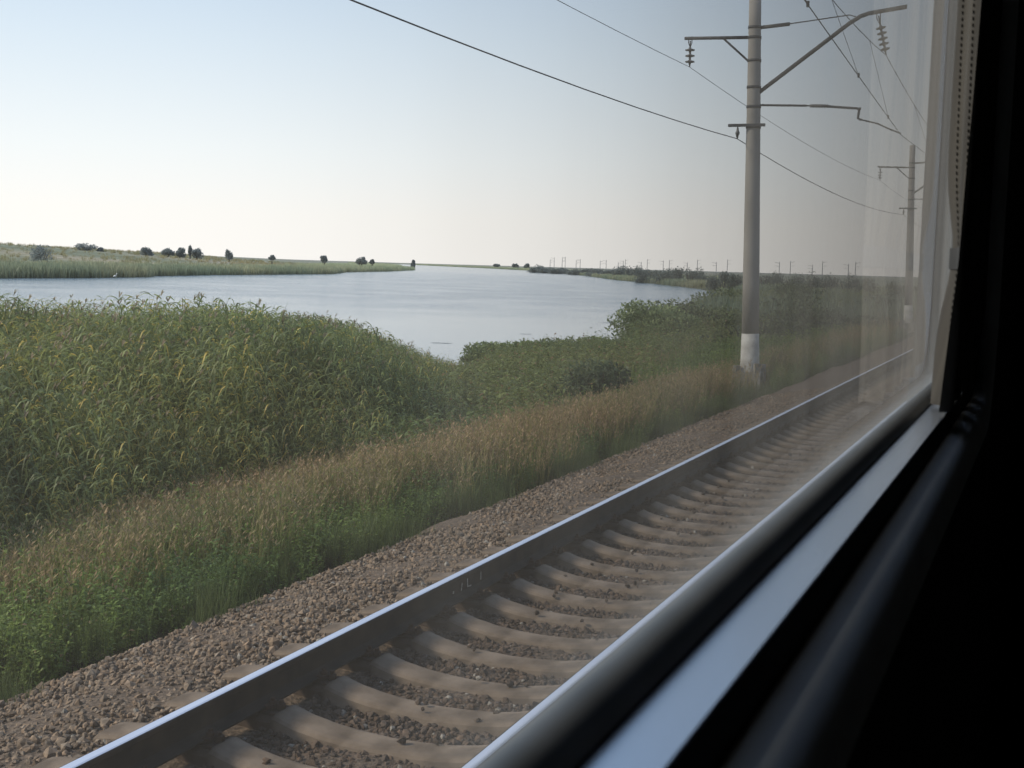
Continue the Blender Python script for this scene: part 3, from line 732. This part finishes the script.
# ------------------------------------------------------------------ shrubs and trees
def crown(cx_, cy_, cz_, wx, wy, wz, n, leaf, c, blobs=9, haze=0, flat=.75):
    B = []
    for k in range(blobs):
        th = rg.uniform(0, 6.28); rr_ = rg.random()**.6*.62; up = rg.uniform(-.45, .55)
        B.append((math.cos(th)*rr_, math.sin(th)*rr_, up*(1-rr_*.6), rg.uniform(.28,.5)))
    B.append((0, 0, 0, .6)); B = np.array(B)
    k = rg.integers(0, len(B), n); d = rg.normal(size=(n, 3)); d /= np.linalg.norm(d, axis=1)[:,None]
    rr_ = B[k, 3]*(rg.random(n)**.35)*rg.uniform(.9, 1.12, n)
    p = B[k, :3]+d*rr_[:,None]
    p[:,2] = np.maximum(p[:,2], -flat-.05*rg.random(n))
    up = p[:,2].copy(); p = p*np.array([wx/2*1.25, wy/2*1.25, wz/2])/.85
    u = rg.normal(size=(n, 3)); u /= np.linalg.norm(u, axis=1)[:,None]; v = np.cross(u, rg.normal(size=(n, 3))); v /= np.linalg.norm(v, axis=1)[:,None]
    s = leaf*rg.uniform(.6, 1.4, (n, 1)); cc = p+np.array([cx_, cy_, cz_])
    V = np.stack([cc-u*s, cc-v*s*.45, cc+u*s, cc+v*s*.45], 1).reshape(-1, 3); Q = np.arange(n*4).reshape(n, 4)
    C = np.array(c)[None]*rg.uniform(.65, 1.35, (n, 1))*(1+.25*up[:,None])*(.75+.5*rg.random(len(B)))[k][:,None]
    C = C*(1-haze)+np.array([.30,.34,.35])*haze  # aerial haze blended into the leaf colours
    return V, Q, np.repeat(C, 4, 0)
def bush(name, label, cat, x, y, wdt, hgt, c=(.05,.075,.032), n=1800, leaf=.07, trunk=False, group=None, haze=0, z=None, vis=None):
    gz = ground_z(x, y)-.05 if z is None else z
    o = empty(name, (x, y, gz)); tag(o, label, cat, group)
    cz = hgt*.58 if trunk else hgt*.36; ch = hgt*.9 if trunk else hgt*1.15
    if vis: cz = hgt-vis*.7; ch = vis*1.5
    V, Q, C = crown(0, 0, cz, wdt, wdt*rg.uniform(.8, 1.1), ch, n, leaf, c, haze=haze)
    V[:,2] = np.maximum(V[:,2], .02)
    if trunk: V = V[:]
    t = MB(); r0 = max(.035, hgt*.03)
    if trunk: t.tube([(0,0,-.2), (.03*hgt,0,hgt*.3), (.02*hgt,.02,hgt*.75)], [r0, r0*.8, r0*.25], 7)
    for k in range(5):
        th = k*1.26+rnd.random(); b0 = hgt*.25 if trunk else -.1
        t.tube([(0,0,b0), (math.cos(th)*wdt*.18, math.sin(th)*wdt*.18, hgt*.45), (math.cos(th)*wdt*.33, math.sin(th)*wdt*.33, hgt*.75)], [r0*.6, r0*.45, r0*.12], 5)
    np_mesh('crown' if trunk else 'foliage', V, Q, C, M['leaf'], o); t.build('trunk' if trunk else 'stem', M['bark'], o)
    return o
G = 'shrubs'
def at_ground(px, py, Y):
    q = at(px, py, Y); return q[0], q[1]
x, y = at_ground(597, 400, 29); bush('shrub', 'dark green rounded shrub standing in the weeds between the inlet and the tall pole', 'shrub', x, y, 2.5, 2.15, (.095,.12,.06), 9000, .06)
x, y = at_ground(664, 335, 66); bush('willow_bush', 'broad leafy bush at the water edge left of the tall pole', 'bush', x, y, 4.4, 3.15, (.22,.27,.12), 13000, .10)
x, y = at_ground(702, 335, 70); bush('willow_bush', 'bushy mound filling the gap between the waterside bush and the tall pole', 'bush', x, y, 4.6, 3.1, (.20,.235,.11), 11000, .10)
x, y = at_ground(737, 300, 120); bush('willow_bush', 'rounded bush on the shore just behind the tall pole', 'bush', x, y, 6.5, 2.9, (.14,.17,.075), 4500, .14)
for (px, Y, w_, h_, lab) in [(497,54,3.0,1.15,'low bush at the tip of the inlet, leftmost of the near shore bushes'),(528,54,3.4,1.3,'second low bush from the tip of the inlet'),(560,55,3.6,1.3,'low bush in the middle of the near shore bushes'),(596,57,3.8,1.35,'low bush left of the broad waterside bush'),(628,58,2.6,1.25,'small bush touching the left side of the broad waterside bush')]:
    x, y = at_ground(px, 360, Y); bush('low_bush', lab, 'bush', x, y, w_, h_, (.17,.21,.085), 3800, .085)
# far bank shrubs, left to right: (px, base py, width px, height px, distance)
FB = [(43,256,27,14,380,'large rounded bush on the far bank near the left edge',0),
 (18,249,8,5,520,'small bush left of the large one on the far rise',0),
 (85,250,22,8,560,'wide straggly bush right of the large one on the far rise',0),
 (100,251,6,5,600,'tiny bush between the straggly bush and the flat one on the far rise',0),
 (146,252,15,7,560,'flat dome bush on the skyline left of the paired shrubs',0),
 (168,253,12,6,560,'left bush of the ragged pair on the skyline',0),
 (180,253,9,7,570,'right bush of the ragged pair on the skyline',0),
 (197,254,12,8,540,'rounded bush with a thin upright tree beside it on the skyline',0),
 (190,253,3,9,545,'thin upright tree beside the rounded skyline bush',1),
 (229,255,7,8,540,'small lone round tree on the skyline left of centre',1),
 (324,260,9,5,700,'small low bush near the end of the far peninsula',0),
 (361,261,10,6,700,'dark rounded bush at the end of the far peninsula',0),
 (272,258,7,3,700,'tiny low bush in the middle of the far skyline',0),
 (372,262,5,3,700,'tiny bush touching the last rounded bush of the peninsula',0),
 (413,264,4,7,1400,'tiny dark upright tree standing alone at the mouth of the strait',1),
 (497,266,6,3,2100,'tiny bush leftmost on the far right shore',0),
 (516,267,7,4,2000,'second tiny bush on the far right shore',0),
 (527,267,6,4,1900,'third tiny bush on the far right shore',0)]
for (px, py, wp_, hp_, Y, lab, tr) in FB:
    Yb = Y*.8
    if px < 400:
        k0 = at(px, py, 100.); Yb = 100*(655 if px != 43 else 420)/math.hypot(k0[0], k0[1])
    q = at(px, py, Yb); d_ = math.hypot(q[0], q[1]); s_ = d_/F
    gz = ground_z(q[0], q[1])
    top = at(px, py-hp_*.85, Yb)[2]
    gz2 = min(gz, at(px, py+1, Yb)[2])-.2
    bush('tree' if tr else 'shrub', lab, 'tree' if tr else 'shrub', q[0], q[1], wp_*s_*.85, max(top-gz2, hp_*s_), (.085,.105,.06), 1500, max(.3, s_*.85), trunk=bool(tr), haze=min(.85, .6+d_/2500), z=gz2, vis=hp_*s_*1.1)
# shrubs along the right shore beneath the pole row
k = 0
for px in list(range(536, 750, 9))+list(range(765, 880, 9)):
    Yd = np.interp(px, [536,600,650,700,745,880], [900,620,420,330,260,170])*rnd.uniform(.92, 1.1)
    py = 280.5-.0276*(1051-px); hp = rnd.choice([3.0,4.0,5.0,6.5])+(1.5 if 620 < px < 700 else 0)-(1.5 if px < 600 else 0)+(3 if px > 760 else 0)
    q = at(px+rnd.uniform(-3,3), py+3-hp, Yd); gz = ground_z(q[0], q[1])-.1
    d_ = math.hypot(q[0], q[1]); wd_ = rnd.uniform(13, 22)*d_/F
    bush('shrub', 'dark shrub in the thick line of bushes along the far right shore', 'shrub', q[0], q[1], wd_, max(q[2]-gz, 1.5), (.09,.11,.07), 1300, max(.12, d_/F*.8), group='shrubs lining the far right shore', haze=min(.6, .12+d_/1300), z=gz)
# thicket right of the pole
for k in range(46):
    Yd = rnd.uniform(48, 190); s_ = rnd.uniform(9.5, 13+Yd*.20)
    if abs(azd(-s_, Yd)) > 15.5 and Yd < 95: s_ = Yd*math.tan(R(rnd.uniform(6, 14)))
    s_ = max(s_, 9.8)
    if Yd > 70: s_ = min(s_, Yd*math.tan(R(10.3)))
    h_ = rnd.uniform(1.6, 2.6)+Yd*.008
    bush('shrub', 'dark shrub of the thicket beyond the tall pole beside the line', 'shrub', -s_, Yd, rnd.uniform(3, 5.5), h_, (.09,.11,.055), 1500, .13, group='shrubs of the thicket beyond the tall pole')

# a white bird on the far waterline, weed patches on the water
q = at(115, 277, 187); bd = MB(); bz = WATER+.08
b_ = empty('white_bird', (q[0], q[1], bz)); tag(b_, 'tiny white bird standing at the foot of the far reeds', 'bird')
bd.tube([(-.38,0,.42),(-.2,0,.5),(.02,0,.56),(.2,0,.6),(.3,0,.72),(.3,0,.9),(.33,0,1.0),(.42,0,.98),(.58,0,.95)], [.03,.13,.17,.13,.06,.045,.07,.045,.01], 10); bd.build('body', M['white'], b_)
lg = MB(); lg.tube([(.0,-.06,0),(-.02,-.06,.25),(.02,-.05,.5)], .014, 6); lg.tube([(.06,.06,0),(.02,.06,.25),(.04,.05,.5)], .014, 6); lg.build('leg', M['bark'], b_)
def onwater(px, py):
    d = ray(px, py); t = (WATER+.004-H)/d[2]; return d[0]*t, d[1]*t
for (px, py, lx, lab) in [(616,323,3,'thin dark streak of floating weed left of the broad bush'),(441,343,1.5,'dark floating weed patch close to the reed tops'),(526,334,1,'small floating weed patch in the middle of the calm water'),(633,317,1.4,'short dark weed streak nearest the far side of the broad bush')]:
    x, y = onwater(px, py); mb = MB(); V = []; n_ = 22
    for j in range(n_):
        th = 6.283*j/n_; r_ = rnd.uniform(.7, 1.1); V.append((math.cos(th)*lx/2*r_, math.sin(th)*.2*r_*lx/4, 0))
    for j in range(n_):
        th = 6.283*j/n_; r_ = rnd.uniform(.5, .8); V.append((math.cos(th)*lx/2*r_, math.sin(th)*.2*r_*lx/4, .012))
    mb.add(V, [(j, (j+1) % n_, n_+(j+1) % n_, n_+j) for j in range(n_)]+[tuple(range(n_, 2*n_))])
    o = mb.build('floating_weed', M.setdefault('algae', noise_mat('algae', (.16,.18,.18), (.24,.26,.26), 2, .7))); o.location = (x, y, WATER+.006); o.rotation_euler = (0,0,YAW); tag(o, lab, 'water weed')

# ------------------------------------------------------------------ the carriage we look out of
car = empty('railway_carriage', (0, 0, .9)); tag(car, 'dark inside of the railway carriage with its window frame along the right', 'train carriage')
CZ = Vector((0, 0, -.9))
GX = -.12
# closed path of the opening in the plane of the glass: (y, z) with outward normals
y0_, y1_, z0_, z1_, rc = -.95, 1.72, H-.1185, H+.80, .10
path = []
def corner(cy, cz, a0):
    for k in range(13):
        a = a0+math.pi/2*k/12; path.append((cy+rc*math.cos(a), cz+rc*math.sin(a), math.cos(a), math.sin(a)))
corner(y1_-rc, z1_-rc, 0); corner(y0_+rc, z1_-rc, math.pi/2); corner(y0_+rc, z0_+rc, math.pi); corner(y1_-rc, z0_+rc, 3*math.pi/2)
def sweep(name, prof_, mt, parent, smooth_=True):
    """prof_: (offset outward, x)"""
    mb = MB(); V = []; n_ = len(prof_); k_ = len(path)
    for (y, z, ny, nz_) in path:
        q_ = max(abs(ny), abs(nz_))
        V += [Vector((x, y+ny*(o_ if o_ < .5 else o_/q_), z+nz_*(o_ if o_ < .5 else o_/q_)))+CZ for o_, x in prof_]
    Fc = [(a*n_+b, a*n_+b+1, ((a+1) % k_)*n_+b+1, ((a+1) % k_)*n_+b) for a in range(k_) for b in range(n_-1)]
    mb.add(V, Fc, smooth_); return mb.build(name, mt, parent)
Z_ = lambda x, ratio: abs(x)/ratio-.1185      # outward offset at which the line of sight ratio |x|/depth is met
O_ = lambda z: -z-.1185
def pz(l): return [(O_(z), x) for z, x in l]
gk = pz([(-.150,-.1415),(-.1215,-.1205),(-.118,-.1182),(-.1150,-.1155),(-.1142,-.1135),(-.1140,-.1105),(-.1145,-.1075),(-.1160,-.1045),(-.1185,-.1020),(-.1225,-.1008)])
sweep('gasket', gk, M['rubber'], car)
sweep('aluminium_sill', pz([(-.1245,-.1007),(-.1238,-.1006),(-.1232,-.1000),(-.1222,-.0807),(-.1226,-.0802),(-.1245,-.0801)]), M['alu'], car, False)
sweep('inner_lip', pz([(-.1235,-.0802),(-.1245,-.0798),(-.1425,-.0795)]), M['wall'], car, False)
ro = pz([(-.142,-.0794),(-.1413,-.0786),(-.1411,-.0765),(-.1418,-.0735),(-.1432,-.070),(-.1455,-.0665),(-.149,-.0632),(-.154,-.061),(-.163,-.0600),(-.182,-.0595)])
sweep('rounded_trim', ro, M['trim'], car)
ox = ro[-1][0]
sweep('wall_panel', [(ox-.002,-.0598),(ox+.02,-.0594),(.9,-.0590),(.9,-.165),(.085,-.165),(.031,-.142)], M['wall'], car, False)
gl = MB(); e = .006; gl.add([Vector(q)+CZ for q in ((GX,y0_-e,z0_-e),(GX,y1_+e,z0_-e),(GX,y1_+e,z1_+e),(GX,y0_-e,z1_+e))], [(0,1,2,3)])
gl.build('window_glass', M['glass'], car)
sh = MB()
x1c, zb_, zt_ = 2.85, .9, H+1.85
def slab(a, b): c = [(p+q)/2 for p, q in zip(a, b)]; d = [abs(q-p) for p, q in zip(a, b)]; sh.box(Vector(c)+CZ, d)
slab((-.17,-9,zb_-.1), (x1c,9,zb_)); slab((-.17,-9,zt_), (x1c,9,zt_+.1)); slab((x1c,-9,zb_-.1), (x1c+.06,9,zt_+.1))
slab((-.165,-9,zb_-.1), (x1c,-8.95,zt_)); slab((-.165,8.95,zb_-.1), (x1c,9,zt_))
sh.build('carriage_shell', M['wall'], car)
# side wall around the framed panel
sw = MB()
def slab2(a, b): c = [(p+q)/2 for p, q in zip(a, b)]; d = [abs(q-p) for p, q in zip(a, b)]; sw.box(Vector(c)+CZ, d)
pz0, pz1, py0, py1 = z0_-.9+.03, z1_+.9-.03, y0_-.9+.03, y1_+.9-.03
slab2((-.160,-9,zb_), (-.066,py0,zt_)); slab2((-.160,py1,zb_), (-.066,9,zt_)); slab2((-.1595,py0-.01,zb_-.02), (-.0665,py1+.01,pz0)); slab2((-.1595,py0-.01,min(pz1,zt_-.02)), (-.0665,py1+.01,zt_+.02))
sw.build('side_wall', M['wall'], car)

# curtain bunched at the forward end of the window
cur = empty('curtain', (-.077, 1.19, H)); tag(cur, 'pleated grey beige curtain with stitched hems hanging at the forward end of the window', 'curtain')
V = []; nu, nv = 160, 40; zc0, zc1 = -.119, .78
def cpt(u, v):
    z = zc0+(zc1-zc0)*v
    lean = .09*v/(.25+v)                        # the free edge leans forward going up
    y = lean*(1-u)+.56*u
    pin = math.exp(-((z-.022)/.05)**2)
    fold = (.0095*math.sin(u*34+1.2*math.sin(v*2.1))+.0045*math.sin(u*77+v*3))*(1-.45*pin)
    return (fold-.008+.004*pin, y, z)
for iv in range(nv+1):
    for iu in range(nu+1): V.append(cpt(iu/nu, (iv/nv)**1.0))
cm = MB(); cm.add(V, [(a*(nu+1)+b, a*(nu+1)+b+1, (a+1)*(nu+1)+b+1, (a+1)*(nu+1)+b) for a in range(nv) for b in range(nu)], True)
cm.build('cloth', M['curtain'], cur)
for u in (.035, .10, .30, .40, .62):
    stt = MB()
    for k in range(150):
        v = k/150; a = Vector(cpt(u, v)); b = Vector(cpt(u, v+.0036)); dd = Vector((-.0012, 0, 0))
        y_ = .0016
        stt.add([a+dd+Vector((0,-y_,0)), a+dd+Vector((0,y_,0)), b+dd+Vector((0,y_,0)), b+dd+Vector((0,-y_,0))], [(0,1,2,3)])
    stt.build('stitched_seam', M['stitch'], cur)
cb = MB(); n_ = 60; pts = [cpt(.02+.98*k/n_, (.010-zc0)/(zc1-zc0)) for k in range(n_+1)]
Vb = []
for q in pts: Vb += [(q[0]-.002, q[1], q[2]-.002), (q[0]-.002, q[1], q[2]+.018)]
cb.add(Vb, [(2*k, 2*k+2, 2*k+3, 2*k+1) for k in range(n_)], True); cb.build('curtain_band', M['cord'], cur)

# ------------------------------------------------------------------ render settings
scene.view_settings.view_transform = 'Standard'; scene.view_settings.look = 'None'; scene.view_settings.exposure = 0
scene.cycles.use_denoising = True
scene.cycles.max_bounces = 8; scene.cycles.transparent_max_bounces = 12; scene.cycles.diffuse_bounces = 3
scene.cycles.sample_clamp_indirect = 5
